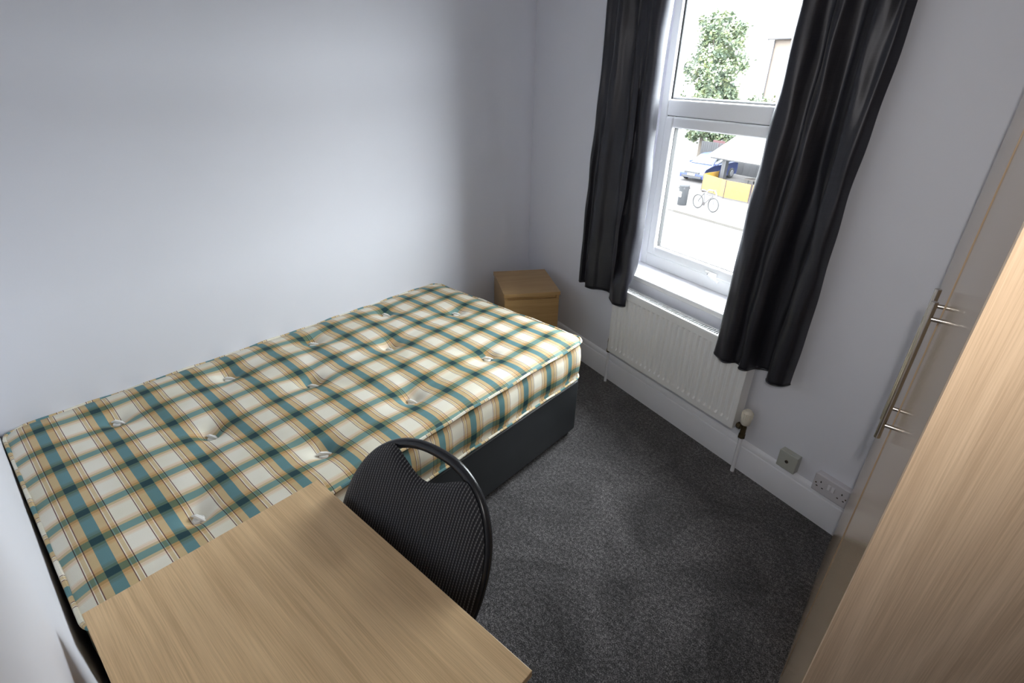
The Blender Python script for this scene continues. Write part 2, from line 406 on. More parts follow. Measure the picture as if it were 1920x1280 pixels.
# dark rebate between frame and opening sash
ring(MB(), -2.029, -1.111, 0.789, 1.513, 0.006, FY+0.010, FY+0.05).build('rebate_seal', 'gasket', win)
ring(MB(), -2.0215, -1.1185, 0.7925, 1.5105, 0.052, FY-0.012, FY+0.055).build('sash', 'upvc', win, bevel=0.009, seg=3)
ring(MB(), -1.9705, -1.1695, 0.8435, 1.4595, 0.004, FY+0.010, FY+0.036).build('glazing_gasket', 'gasket', win)
box(-1.968, -1.172, FY+0.020, FY+0.026, 0.846, 1.457).build('lower_pane', 'glass', win)
ring(MB(), -2.029, -1.111, 1.586, OZ1-0.058, 0.004, FY+0.016, FY+0.045).build('upper_gasket', 'gasket', win)
ring(MB(), -2.0245, -1.1155, 1.5885, OZ1-0.0605, 0.010, FY+0.020, FY+0.05).build('glazing_bead', 'upvc', win, bevel=0.003)
box(-2.02, -1.12, FY+0.028, FY+0.034, 1.593, OZ1-0.065).build('upper_pane', 'glass', win)
box(OS0-0.03, OS1+0.03, -0.014, 0.0, 0.694, 0.722).build('sill_nosing', 'sillwhite', win, bevel=0.006, seg=3)
box(OS0+0.002, OS1-0.002, 0.0, FY+0.03, 0.694, 0.7225).build('window_sill', 'sillwhite', win)
h = MB(); h.box(-1.60, -1.53, FY-0.022, FY-0.012, 0.796, 0.818)
hd = h.build('sash_handle', 'upvc', win, bevel=0.003)
hl = MB().tube([(-1.565, FY-0.02, 0.807), (-1.565, FY-0.034, 0.806), (-1.548, FY-0.042, 0.801), (-1.50, FY-0.044, 0.792)], [0.009, 0.009, 0.008, 0.006], 10)
hl.build('lever', 'upvc', hd, smooth=True)
MB().lathe([(0.0, -0.006), (0.004, -0.006), (0.004, 0.0)], 10, (-1.578, FY-0.021, 0.806), 'y').build('keyhole', 'gasket', hd)

# ------------------------------------------------------------------ bed
BX0, BX1, BY0, BY1 = -2.240, -1.166, -0.066, 1.890
base = thing('divan_base', 'charcoal leatherette divan bed base under the checked mattress', 'bed base', ((BX0+BX1)/2, (BY0+BY1)/2, 0))
hx, hy = (BX1-BX0)/2-0.008, (BY1-BY0)/2
def rrect(hx, hy, r, n=6):
    pts = []
    for (sx, sy, a0) in ((1, 1, 0), (-1, 1, 90), (-1, -1, 180), (1, -1, 270)):
        for i in range(n+1):
            a = RAD(a0+90*i/n); pts.append((sx*(hx-r)+r*cos(a), sy*(hy-r)+r*sin(a)))
    return pts
MB().prism(rrect(hx, hy, 0.025), 0.045, 0.338, 'z').build('upholstered_box', 'divan', base, bevel=0.006, smooth=True)
for sx in (-1, 1):
    for sy in (-1, 1):
        cx, cy = sx*(hx-0.045), sy*(hy-0.05)
        c = MB().lathe([(0.0, -0.011), (0.017, -0.011), (0.0225, -0.006), (0.0225, 0.006), (0.017, 0.011), (0, 0.011)], 18, (cx+sx*0.012, cy, 0.0228), 'x').build('caster', 'caster', base, smooth=True)
        MB().tube([(cx, cy, 0.022), (cx, cy, 0.05)], 0.008, 8).build('stem', 'caster', c)

BUT = [(-2.051, .208), (-1.737, .404), (-1.355, .614), (-1.364, .223), (-2.078, .607), (-1.779, .817), (-1.388, 1.015), (-2.105, 1.004), (-1.808, 1.225), (-1.396, 1.451), (-2.113, 1.427), (-1.844, 1.681)]
SEG = []
for i in range(len(BUT)):
    for j in range(i):
        if 0.25 < hypot(BUT[i][0]-BUT[j][0], BUT[i][1]-BUT[j][1]) < 0.47: SEG.append((BUT[i], BUT[j]))
MX0, MX1, MY0, MY1 = -2.256, -1.168, -0.078, 1.898
MCX, MCY, MHX, MHY, MR = (MX0+MX1)/2, (MY0+MY1)/2, (MX1-MX0)/2, (MY1-MY0)/2, 0.062
ZT, ZR, ZB = 0.580, 0.561, 0.342
def smooth_noise(x, y):
    return 0.5*sin(7.3*x+2.1*sin(3.1*y))*sin(5.7*y+1.3)+0.5*sin(13.1*x+4.0)*sin(11.7*y+2.2*sin(4*x))
def mat_z(x, y, de):
    z = ZT - (ZT-ZR)*exp(-(max(de, 0)/0.034)**1.3)
    for (bx, by) in BUT:
        r2 = (x-bx)**2+(y-by)**2
        if r2 < 0.09: z -= 0.018*exp(-r2/0.036**2)+0.012*exp(-r2/0.11**2)
    for (p, q) in SEG:
        dx, dy = q[0]-p[0], q[1]-p[1]; l2 = dx*dx+dy*dy; t = max(0, min(1, ((x-p[0])*dx+(y-p[1])*dy)/l2))
        d2 = (x-p[0]-t*dx)**2+(y-p[1]-t*dy)**2
        if d2 < 0.01: z -= 0.0045*exp(-d2/0.035**2)
    return z + 0.0028*smooth_noise(x, y)*min(1, de/0.08)
def rr_pt(qx, qy, r=MR):
    ix, iy = max(-(MHX-r), min(MHX-r, qx)), max(-(MHY-r), min(MHY-r, qy))
    dx, dy = qx-ix, qy-iy; l = hypot(dx, dy)
    if l < 1e-9: return qx, qy, 0, 0
    return ix+dx/l*r, iy+dy/l*r, dx/l, dy/l
mt_ = thing('mattress', 'cream mattress in teal and tan checked ticking with white tufts', 'mattress', (MCX, MCY, ZB))
tm = MB(); NX, NY = 112, 190
idx = {}
for j in range(NY+1):
    for i in range(NX+1):
        a, b = 2*i/NX-1, 2*j/NY-1
        # finer rows near the edges
        a = sin(a*pi/2)*0.35+a*0.65; b = sin(b*pi/2)*0.25+b*0.75
        mm = max(abs(a), abs(b))
        if mm < 1e-9: x = y = 0.0
        else:
            bx, by, _, _ = rr_pt(MHX*a/mm, MHY*b/mm); x, y = bx*mm, by*mm
        de = (1-mm)*(MHX if abs(a) >= abs(b) else MHY)
        wx, wy = x+MCX, y+MCY
        idx[(i, j)] = len(tm.v); tm.uv[len(tm.v)] = (wx, wy)
        tm.v.append((x, y, mat_z(wx, wy, de)-ZB))
for j in range(NY):
    for i in range(NX): tm.f.append((idx[(i, j)], idx[(i+1, j)], idx[(i+1, j+1)], idx[(i, j+1)]))
top = tm.build('quilted_top', 'plaid', mt_, smooth=True, ang=60)
# side border, bulging between the two seams
loop = []
for p in rrect(MHX, MHY, MR, 10): loop.append(p)
def dens(lp, step=0.025):
    out = []
    for i in range(len(lp)):
        p, q = lp[i], lp[(i+1) % len(lp)]; l = hypot(q[0]-p[0], q[1]-p[1]); k = max(1, int(l/step))
        for t in range(k): out.append((p[0]+(q[0]-p[0])*t/k, p[1]+(q[1]-p[1])*t/k))
    return out
loop = dens(loop)
def wav(i): return 0.0025*sin(i*0.37)+0.002*sin(i*0.83+1)
sm = MB(); prof = [(0.0, 0.0), (-0.006, 0.008), (-0.008, 0.022), (0.002, 0.045), (0.006, 0.08), (0.006, 0.12), (0.002, 0.166), (-0.006, 0.184), (0.0, 0.198), (-0.006, 0.2155)]
n = len(loop); cum = 0
for k, (o_, dr) in enumerate(prof):
    for i, (x, y) in enumerate(loop):
        q = rr_pt(*( (x*1.0, y*1.0))); nx, ny = q[2], q[3]
        if nx == 0 and ny == 0:
            nx, ny = (1 if x > 0 else -1, 0) if MHX-abs(x) < MHY-abs(y) else (0, 1 if y > 0 else -1)
        oo = o_ + (wav(i) if 1 < k < 8 else 0)
        sm.uv[len(sm.v)] = (x+nx*dr+MCX, y+ny*dr+MCY)
        sm.v.append((x+nx*oo, y+ny*oo, ZR-ZB-dr+(wav(i*1.3) if 0 < k < 9 else 0)))
for k in range(len(prof)-1):
    for i in range(n): sm.f.append((k*n+i, k*n+(i+1) % n, (k+1)*n+(i+1) % n, (k+1)*n+i))
sm.f.append(tuple((len(prof)-1)*n+i for i in range(n)))
sm.build('side_border', 'plaid', mt_, smooth=True, ang=60)
for nm, zz, rad, off in (('top_piping', ZR-ZB-0.001, 0.0062, 0.001), ('bottom_piping', 0.022, 0.005, 0.002)):
    pp = MB().tube([(x*(1+off/MHX), y*(1+off/MHY), zz+wav(i*1.1)*0.8) for i, (x, y) in enumerate(loop)], rad, 6, closed=True)
    for i, v in enumerate(pp.v): pp.uv[i] = (PX0+0.062, (i//6)*0.021)
    pp.build(nm, 'plaid', mt_, smooth=True)
tb = MB().lathe([(0.0, 0.0), (0.008, 0.0), (0.0115, 0.003), (0.009, 0.007), (0.004, 0.0065), (0.0, 0.005)], 12)
tb.tube([(-0.016, -0.003, 0.006), (-0.006, 0, 0.0105), (0.005, 0.002, 0.009), (0.017, 0.004, 0.0055)], [0.002, 0.0042, 0.0042, 0.002], 6)
t0 = tb.build('tuft', 'tuft', mt_, smooth=True)
for k, (bx, by) in enumerate(BUT):
    t = t0 if k == 0 else t0.copy()
    if k: COL.objects.link(t); t.parent = mt_
    t.location = (bx-MCX, by-MCY, mat_z(bx, by, 0.3)-ZB+0.003); t.rotation_euler = (0, 0, random.uniform(0.1, 1.1)); t.scale = (1.5, 1.5, 1.3)

# ------------------------------------------------------------------ desk
DX0, DX1, DY0, DY1, DZ = -1.052, -0.322, -0.062, 0.447, 0.74
dk = thing('desk', 'plain light oak desk with a square-edged top beside the bed', 'desk', ((DX0+DX1)/2, (DY0+DY1)/2, 0))
a, b = (DX1-DX0)/2, (DY1-DY0)/2
box(-a, a, -b, b, DZ-0.018, DZ).build('desk_top', 'oak_x', dk, bevel=0.0012)
for s in (-1, 1):
    x0, x1 = (a-0.045, a-0.025) if s > 0 else (-a+0.025, -a+0.045)
    box(x0, x1, -b+0.01, b-0.03, 0.0, DZ-0.018).build('side_panel', 'oak_z', dk, bevel=0.001)
box(-a+0.045, a-0.045, -b+0.03, -b+0.046, 0.30, DZ-0.018).build('modesty_panel', 'oak_x', dk, bevel=0.001)

# ------------------------------------------------------------------ chair
CC = Vector((-0.7508, 0.5066, 0.680)); TH_, REC, CA, CB = 0.1078, 0.4629, 0.219, 0.240
U_ = Vector((cos(TH_), sin(TH_), 0)); NF = Vector((sin(TH_), -cos(TH_), 0)); V_ = Vector((0, 0, 1))*cos(REC)-NF*sin(REC); NB = U_.cross(V_)
ch = thing('padded_chair', 'black chair with ribbed fabric back and round tubular rim tucked under the desk', 'chair', (CC.x+NF.x*0.15, CC.y+NF.y*0.15, 0), TH_)
CI = (Matrix.Translation(ch.location) @ Matrix.Rotation(TH_, 4, 'Z')).inverted()
def cpt(u, v, w=0.0):      # chair back coordinates -> chair local; dished so that the sides come forward
    dish = 0.012*(u/CA)**2
    return CI @ (CC + U_*u + V_*v + NB*(w+dish))
def superel(t, a, b, e=2.3):
    c, s = cos(t), sin(t)
    return (math.copysign(abs(c)**(2/e), c)*a, math.copysign(abs(s)**(2/e), s)*b)
rim = MB().tube([cpt(*superel(2*pi*i/96, CA, CB), -0.004) for i in range(96)], 0.0125, 12, closed=True)
rim.build('back_rim', 'black_tube', ch, smooth=True)
# pad: rounded slab with a heart-shaped dip under the rim that leaves a hand hold
def pad_top(u):      # highest v of the pad at u
    e = 2.3; full = CB*max(0.0, 1-abs(u/CA)**e)**(1/e)
    return full
def pad_outline(k=150):
    pts = []
    for i in range(k):
        t = 2*pi*i/k; u, v = superel(t, CA+0.004, CB+0.002)
        if v > 0 and abs(u) < 0.118:
            w = abs(u)/0.118; dip = 0.062*(cos(w*pi/2)**1.15)
            v = v-dip-0.012*(1-w)
        pts.append((u, v))
    return pts
PO = pad_outline(); pm = MB(); rings_n = 14
for side, wz in ((0, 1), (1, -1)):
    b0 = len(pm.v)
    for k in range(rings_n+1):
        q = 1-k/rings_n
        for (u, v) in PO:
            uu, vv = u*q, (v+0.02)*q-0.02
            w = 0.020*sqrt(max(0, 1-q**6)) * (1 if wz > 0 else 0.5)
            pm.uv[len(pm.v)] = (uu, vv)
            pm.v.append(tuple(cpt(uu, vv, w*wz + 0.0125)))
    kk = len(PO)
    for k in range(rings_n):
        for i in range(kk):
            pm.f.append((b0+k*kk+i, b0+k*kk+(i+1) % kk, b0+(k+1)*kk+(i+1) % kk, b0+(k+1)*kk+i))
pad = pm.build('back_pad', 'rib', ch, smooth=True, ang=70)
# seat under the desk, and the bent-tube legs
sp = MB(); SPn = 48
for k, (sc_, zz) in enumerate(((0.0, 0.476), (0.6, 0.475), (0.9, 0.470), (1.0, 0.455), (0.985, 0.438), (0.9, 0.432), (0.0, 0.432))):
    for i in range(SPn):
        u, v = superel(2*pi*i/SPn, 0.205*sc_, 0.195*sc_, 3.0); sp.uv[len(sp.v)] = (u, v); sp.v.append((u, v-0.085, zz))
for k in range(6):
    for i in range(SPn): sp.f.append((k*SPn+i, k*SPn+(i+1) % SPn, (k+1)*SPn+(i+1) % SPn, (k+1)*SPn+i))
sp.build('seat_pad', 'rib', ch, smooth=True)
for s in (-1, 1):
    q = CI @ (CC + U_*(s*0.12) + V_*(-CB*0.93) + NB*0.0)
    MB().tube([q, (s*0.15, 0.10, 0.44), (s*0.175, 0.04, 0.425), (s*0.185, -0.20, 0.425), (s*0.188, -0.245, 0.40), (s*0.195, -0.27, 0.009)], 0.0095, 10).build('leg', 'black_tube', ch, smooth=True)
    MB().tube([(s*0.185, -0.06, 0.424), (s*0.19, 0.02, 0.30), (s*0.20, 0.15, 0.009)], 0.0095, 10).build('leg', 'black_tube', ch, smooth=True)
    for yy in (-0.27, 0.15):
        xx = s*(0.195 if yy < 0 else 0.20)
        MB().lathe([(0.0, 0.0), (0.013, 0.0), (0.0135, 0.02), (0.011, 0.03), (0, 0.03)], 12, (xx, yy, 0)).build('foot_cap', 'black_plastic', ch, smooth=True)

# ------------------------------------------------------------------ wardrobe
WX, WY = 0.047, 0.677; WT = atan2(0.020-0.047, 1.82-0.677)   # front near corner and the plan tilt
WW, WD, WH = hypot(0.027, 1.143), 0.56, 1.98
# local frame: x = depth into the cabinet, y = along the front (away from the near side), z up
wr = thing('wardrobe', 'tall light oak wardrobe with two doors and steel bar handles', 'wardrobe', (WX, WY, 0), -WT)
wr.rotation_euler = (0, 0, atan2(-(0.020-0.047), 1.143))
t_ = 0.018; df = 0.019
box(0, WD, 0, t_, 0, WH).build('side_panel', 'oak_z', wr, bevel=0.0008)
box(0, WD, WW-t_, WW, 0, WH).build('side_panel', 'oak_z', wr, bevel=0.0008)
box(df, WD, t_, WW-t_, WH-t_, WH).build('top_panel', 'oak_y', wr)
box(df+0.01, WD, t_, WW-t_, 0.07, 0.07+t_).build('bottom_panel', 'oak_y', wr)
box(WD-0.006, WD, t_, WW-t_, 0.088, WH-t_).build('back_panel', 'oak_z', wr)
box(0.002, 0.02, t_, WW-t_, 0, 0.07).build('plinth', 'oak_y', wr)
half = WW/2
for k, (y0, y1) in enumerate(((t_+0.0008, half-0.0024), (half+0.0024, WW-t_-0.0008))):
    d = box(-0.002*k, df-0.001, y0, y1, 0.074, WH-t_-0.002).build('door', 'oak_door_shaded', wr, bevel=0.0006)
    yy = half-0.043 if k == 0 else half+0.043
    z0, z1 = 1.008, 1.327
    bx = -0.020
    hh = MB().tube([(bx, yy, z0), (bx, yy, z1)], 0.006, 20).build('bar_handle', 'steel', d, smooth=True)
    for zz in (z0+0.034, z1-0.034): MB().tube([(0.0, yy, zz), (bx, yy, zz)], 0.0045, 12).build('handle_post', 'steel', d, smooth=True)

# ------------------------------------------------------------------ bedside cabinet in the corner
nv = [Vector((-1.902, 2.128, 0)), Vector((-1.687, 2.403, 0)), Vector((-2.004, 2.660, 0)), Vector((-2.222, 2.385, 0))]
fw_ = (nv[1]-nv[0]).normalized(); NWID, NDEP, NH = 0.35, 0.405, 0.52
ncen = (nv[0]+nv[1])/2 + Vector((-fw_.y, fw_.x, 0))*NDEP/2 + Vector((0.006, -0.012, 0))
ns = thing('bedside_cabinet', 'small oak bedside cabinet standing askew in the room corner', 'cabinet', (ncen.x, ncen.y, 0), atan2(fw_.y, fw_.x))
a, b = NWID/2, NDEP/2
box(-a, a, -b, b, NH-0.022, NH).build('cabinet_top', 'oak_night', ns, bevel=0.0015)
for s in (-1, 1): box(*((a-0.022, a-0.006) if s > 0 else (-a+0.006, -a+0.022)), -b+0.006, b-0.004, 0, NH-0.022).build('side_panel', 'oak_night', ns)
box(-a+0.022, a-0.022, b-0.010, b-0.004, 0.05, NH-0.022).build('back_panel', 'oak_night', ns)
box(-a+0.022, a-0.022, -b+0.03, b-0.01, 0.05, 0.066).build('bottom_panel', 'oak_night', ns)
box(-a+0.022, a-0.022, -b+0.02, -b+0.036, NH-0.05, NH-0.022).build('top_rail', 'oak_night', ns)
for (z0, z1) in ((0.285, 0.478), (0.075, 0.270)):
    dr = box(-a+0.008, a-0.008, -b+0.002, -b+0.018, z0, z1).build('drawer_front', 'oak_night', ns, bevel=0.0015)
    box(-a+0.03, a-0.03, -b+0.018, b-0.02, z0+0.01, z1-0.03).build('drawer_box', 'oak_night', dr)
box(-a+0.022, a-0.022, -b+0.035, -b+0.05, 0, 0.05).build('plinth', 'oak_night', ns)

# ------------------------------------------------------------------ radiator
RS0, RS1, RZ0, RZ1, RF, RB = -1.980, -1.105, 0.238, 0.645, 0.086, 0.025   # RF/RB: distance of front/back from wall
rd = thing('radiator', 'white ribbed panel radiator with top grille below the window', 'radiator', wpt((RS0+RS1)/2, 0, 0), WA)
ra = (RS1-RS0)/2; NR = 26
pm = MB(); cols = NR*8; zs = [RZ0, RZ0+0.004, RZ0+0.030, RZ0+0.034, RZ0+0.046, RZ0+0.060, (RZ0+RZ1)/2, RZ1-0.060, RZ1-0.048, RZ1-0.037, RZ1-0.034, RZ1-0.004, RZ1]
for j, z in enumerate(zs):
    for i in range(cols+1):
        x = -ra+2*ra*i/cols
        ph = (i % 8)/8.0
        g = 0.5-0.5*cos(2*pi*ph); g = min(1, max(0, (g-0.18)*2.2))
        amt = 1.0 if 4 <= j <= 8 else (0.0)
        edge = 0.004 if j in (0, len(zs)-1) else 0.0
        y = -RF + edge + 0.0105*(1-g)*amt*(0 if i < 4 or i > cols-4 else 1)
        pm.v.append((x, y, z))
for j in range(len(zs)-1):
    for i in range(cols): k = j*(cols+1)+i; pm.f.append((k, k+1, k+cols+2, k+cols+1))
pm.build('front_panel', 'radiator', rd, smooth=True, ang=28)
box(-ra, ra, -RF+0.0112, -RF+0.018, RZ0+0.003, RZ1-0.004).build('panel_body', 'radiator', rd)
for s in (-1, 1): box(*((ra-0.0015, ra+0.001) if s > 0 else (-ra-0.001, -ra+0.0015)), -RF+0.002, -RB, RZ0+0.01, RZ1-0.003).build('side_cover', 'radiator', rd)
MB().box(-ra+0.002, ra-0.002, -RF+0.018, -RB, RZ0+0.05, RZ1-0.035).build('convector', 'grille_dark', rd)
gm = MB(); gm.box(-ra, ra, -RF+0.001, -RF+0.014, RZ1-0.004, RZ1+0.003); gm.box(-ra, ra, -RB-0.010, -RB, RZ1-0.004, RZ1+0.003)
gr = gm.build('top_grille', 'radiator', rd, bevel=0.002)
sl = box(-0.0020, 0.0020, -RF+0.013, -RB-0.008, RZ1-0.003, RZ1+0.0012).build('grille_bar', 'radiator', gr)
nb = 66
for i in range(nb):
    q = sl if i == 0 else sl.copy()
    if i: COL.objects.link(q); q.parent = gr
    q.location.x = -ra+0.008+(2*ra-0.016)*i/(nb-1)
# right-hand valve: pipe, brass body, thermostatic head
ym = -0.048; vx = ra+0.036
MB().tube([(vx, ym, 0.0), (vx, ym, 0.215)], 0.0095, 12).build('pipe', 'gloss_white', rd, smooth=True)
vb = MB().tube([(vx, ym, 0.205), (vx, ym, 0.262)], 0.0125, 12); vb.tube([(vx, ym, 0.262), (vx, ym, 0.284)], 0.0105, 12)
vb.tube([(vx, ym, 0.250), (ra+0.004, ym-0.004, 0.258), (ra-0.004, ym-0.004, 0.258)], 0.009, 10)
vb.lathe([(0, -0.009), (0.0155, -0.009), (0.0155, 0.009), (0, 0.009)], 6, (ra+0.013, ym-0.003, 0.257), 'x'); vb.lathe([(0, 0.203), (0.0165, 0.203), (0.0165, 0.220), (0, 0.220)], 6, (vx, ym, 0))
vb.build('valve_body', 'bronze', rd, smooth=True)
hp = [(0, 0.278), (0.017, 0.278), (0.021, 0.283), (0.0235, 0.300), (0.0235, 0.336), (0.021, 0.347), (0.014, 0.354), (0, 0.355)]
tv = MB().lathe(hp, 24, (vx, ym, 0)).build('thermostat_head', 'trv', rd, smooth=True)
gv = MB()
for i in range(20):
    a = 2*pi*i/20; gv.tube([(vx+0.0235*cos(a), ym+0.0235*sin(a), 0.314), (vx+0.0235*cos(a), ym+0.0235*sin(a), 0.342)], 0.0022, 5)
gv.build('grip_ribs', 'trv', tv, smooth=True)
# left-hand lockshield
vx = -ra-0.030; ym = -0.045
MB().tube([(vx, ym, 0.0), (vx, ym, 0.215)], 0.0085, 12).build('pipe', 'gloss_white', rd, smooth=True)
vb = MB().tube([(vx, ym, 0.208), (vx, ym, 0.285)], [0.0105, 0.0105], 10); vb.tube([(vx, ym, 0.262), (-ra+0.004, ym, 0.262)], 0.008, 8)
vb.lathe([(0, 0.208), (0.0135, 0.208), (0.0135, 0.228), (0, 0.228)], 6, (vx, ym, 0)); vb.lathe([(0, 0.274), (0.0125, 0.274), (0.011, 0.297), (0, 0.300)], 12, (vx, ym, 0))
vb.build('lockshield_valve', 'bronze', rd, smooth=True)

# ------------------------------------------------------------------ wall boxes
jb = thing('aerial_box', 'square grey surface-mounted aerial outlet box above the skirting', 'outlet box', wpt(-0.851, 0, 0.170), WA)
box(-0.0415, 0.0415, -0.026, -0.0, 0, 0.084).build('back_box', 'boxgrey', jb, bevel=0.003)
box(-0.042, 0.042, -0.034, -0.0255, -0.0005, 0.0845).build('cover_plate', 'boxgrey', jb, bevel=0.003)
ar = MB().lathe([(0.0075, -0.0365), (0.0075, -0.0335), (0.0, -0.0335)][::-1], 16, (0, 0, 0.042), 'y').build('aerial_port', 'bronze', jb, smooth=True)
MB().lathe([(0.0, -0.0372), (0.0045, -0.0372), (0.0045, -0.036)], 12, (0, 0, 0.042), 'y').build('port_hole', 'black_hole', ar)
so = thing('double_socket', 'white double plug socket with two switches near the wardrobe', 'socket', wpt(-0.655, 0, 0.162), WA)
box(-0.072, 0.072, -0.024, 0.0, 0.001, 0.085).build('back_box', 'socket', so, bevel=0.002)
box(-0.0735, 0.0735, -0.034, -0.0235, 0, 0.0865).build('face_plate', 'socket', so, bevel=0.004, seg=3)
for s in (-1, 1):
    box(s*0.0085-0.0055, s*0.0085+0.0055, -0.0385, -0.033, 0.040, 0.066).build('rocker_switch', 'switch', so, bevel=0.0015)
    cx = s*0.043
    for (dx, dz, w, hgt) in ((0, 0.056, 0.0045, 0.008), (-0.0115, 0.030, 0.007, 0.0045), (0.0115, 0.030, 0.007, 0.0045)):
        box(cx+dx-w/2, cx+dx+w/2, -0.0344, -0.033, dz-hgt/2, dz+hgt/2).build('pin_slot', 'black_hole', so)
for cx in (-0.061, 0.061): MB().lathe([(0.0, -0.0346), (0.0032, -0.0346), (0.0032, -0.033)], 10, (cx, 0, 0.043), 'y').build('screw', 'bronze', so)

# ------------------------------------------------------------------ curtains
def catmull(pts, n):
    out = []; P = [pts[0]]+list(pts)+[pts[-1]]
    for i in range(1, len(P)-2):
        p0, p1, p2, p3 = P[i-1], P[i], P[i+1], P[i+2]
        for k in range(n):
            t = k/n
            out.append(tuple(0.5*((2*b)+(-a+c)*t+(2*a-5*b+4*c-d)*t*t+(-a+3*b-3*c+d)*t**3) for a, b, c, d in zip(p0, p1, p2, p3)))
    out.append(tuple(pts[-1])); return out
def curtain(name, label, bottom, top, zb, zt, ph, s0, ret=False):
    """bottom and top: plan paths (s, distance from wall); cloth hangs between them"""
    bp, tp = catmull(bottom, 9), catmull(top, 9)
    n = min(len(bp), len(tp)); rows = 90
    o = thing(name, label, 'curtain', wpt(s0, 0, zb), WA, 'curtains at the window')
    mb = MB(); lens = [0]
    for i in range(1, n): lens.append(lens[-1]+hypot(bp[i][0]-bp[i-1][0], bp[i][1]-bp[i-1][1]))
    for j in range(rows+1):
        t = j/rows; e = t*t*(3-2*t)
        for i in range(n):
            u = lens[i]/lens[-1]
            eb = e
            if ret and u > 0.80:      # the leading edge turns back to the window as soon as it clears the radiator
                t2 = max(0, min(1, (t-0.05)/0.09)); t2 = t2*t2*(3-2*t2); eb = max(e, t2)
            s = bp[i][0]*(1-eb)+tp[i][0]*eb; d = bp[i][1]*(1-eb)+tp[i][1]*eb
            s += 0.006*sin(9*t+ph+5*u)*sin(pi*t)+0.0015*sin(40*t+17*u)
            d += 0.006*sin(7*t+2*ph+8*u)*sin(pi*t)+0.002*sin(31*t+23*u+ph)
            mb.uv[len(mb.v)] = (lens[i], t*(zt-zb))
            mb.v.append((s-s0, -max(d, 0.012), t*(zt-zb)+0.0015*sin(30*u)))
    for j in range(rows):
        for i in range(n-1): k = j*n+i; mb.f.append((k, k+1, k+n+1, k+n))
    c = mb.build('cloth', 'satin', o, smooth=True, ang=80, fix=False)
    so_ = c.modifiers.new('thickness', 'SOLIDIFY'); so_.thickness = 0.0018; so_.offset = 0
    hm = MB().tube([(bp[i][0]-s0, -max(bp[i][1], 0.012)-0.0004, 0.004) for i in range(n)], 0.0026, 6)
    for i, v in enumerate(hm.v): hm.uv[i] = (v[0], v[2])
    hm.build('hem', 'satin', o, smooth=True)
    return o
ZCB, ZCT = 0.572, 2.215
LB = [(-2.30, .080), (-2.275, .092), (-2.262, .062), (-2.215, .098), (-2.195, .112), (-2.160, .096), (-2.135, .070), (-2.08, .045), (-2.045, .052), (-2.000, .098), (-1.960, .122), (-1.925, .138), (-1.890, .134), (-1.870, .120), (-1.865, .108), (-1.868, .098)]
LT = [(-2.26, .075), (-2.235, .095), (-2.21, .080), (-2.18, .060), (-2.155, .095), (-2.12, .11), (-2.09, .080), (-2.06, .060), (-2.025, .085), (-1.995, .11), (-1.965, .10), (-1.935, .100), (-1.900, .118), (-1.872, .108), (-1.862, .080), (-1.868, .045), (-1.880, .012)]
curtain('curtain', 'black satin curtain with a pale lit edge, on the bedside cabinet side of the window', LB, LT, ZCB, ZCT, 0.3, -2.07, ret=True)
RBp = [(-1.272, .100), (-1.260, .114), (-1.235, .126), (-1.195, .142), (-1.172, .126), (-1.158, .100), (-1.135, .102), (-1.118, .130), (-1.090, .118), (-1.080, .060), (-1.045, .035), (-1.015, .060), (-1.000, .108), (-0.965, .122), (-0.935, .100), (-0.925, .055)]
RT = [(-1.27, .055), (-1.245, .095), (-1.22, .115), (-1.19, .100), (-1.165, .065), (-1.14, .060), (-1.115, .10), (-1.09, .112), (-1.065, .075), (-1.035, .060), (-1.005, .09), (-0.985, .105), (-0.965, .09), (-0.945, .07), (-0.93, .075), (-0.915, .05)]
curtain('curtain', 'black satin curtain with teal-tinged folds hanging between the window and the wardrobe', RBp, RT, ZCB, ZCT, 1.7, -1.09)
pole = thing('curtain_pole', 'slim steel curtain pole above the window', 'curtain pole', wpt(-1.57, 0, 2.235), WA)
MB().tube([(-0.86, -0.075, 0), (0.80, -0.075, 0)], 0.012, 14).build('rod', 'steel', pole, smooth=True)
for s in (-0.87, 0.81): MB().lathe([(0.0, -0.02), (0.012, -0.018), (0.022, 0.0), (0.012, 0.018), (0, 0.02)], 14, (s, -0.075, 0), 'x').build('finial', 'steel', pole, smooth=True)
for s in (-0.80, 0.74): MB().tube([(s, 0, 0), (s, -0.075, 0)], 0.008, 10).build('bracket', 'steel', pole, smooth=True)

# ------------------------------------------------------------------ the street outside (window-wall frame: s along, d out)
ZG = -4.3
def flat(name, mat, s0, s1, d0, d1, z0, z1): return place(box(s0, s1, d0, d1, z0, z1).build(name, mat), WO, WA)
struct(flat('road', 'asphalt', -120, 60, 0.4, 18.45, ZG-0.3, ZG-0.11))
struct(flat('pavement', 'paving', -120, 60, 18.6, 120, ZG-0.3, ZG))
struct(flat('kerb', 'kerbstone', -120, 60, 18.45, 18.6, ZG-0.3, ZG+0.005))
for d in (17.95, 18.2): struct(flat('road_line', 'yellow_line', -120, 60, d, d+0.09, ZG-0.112, ZG-0.106))

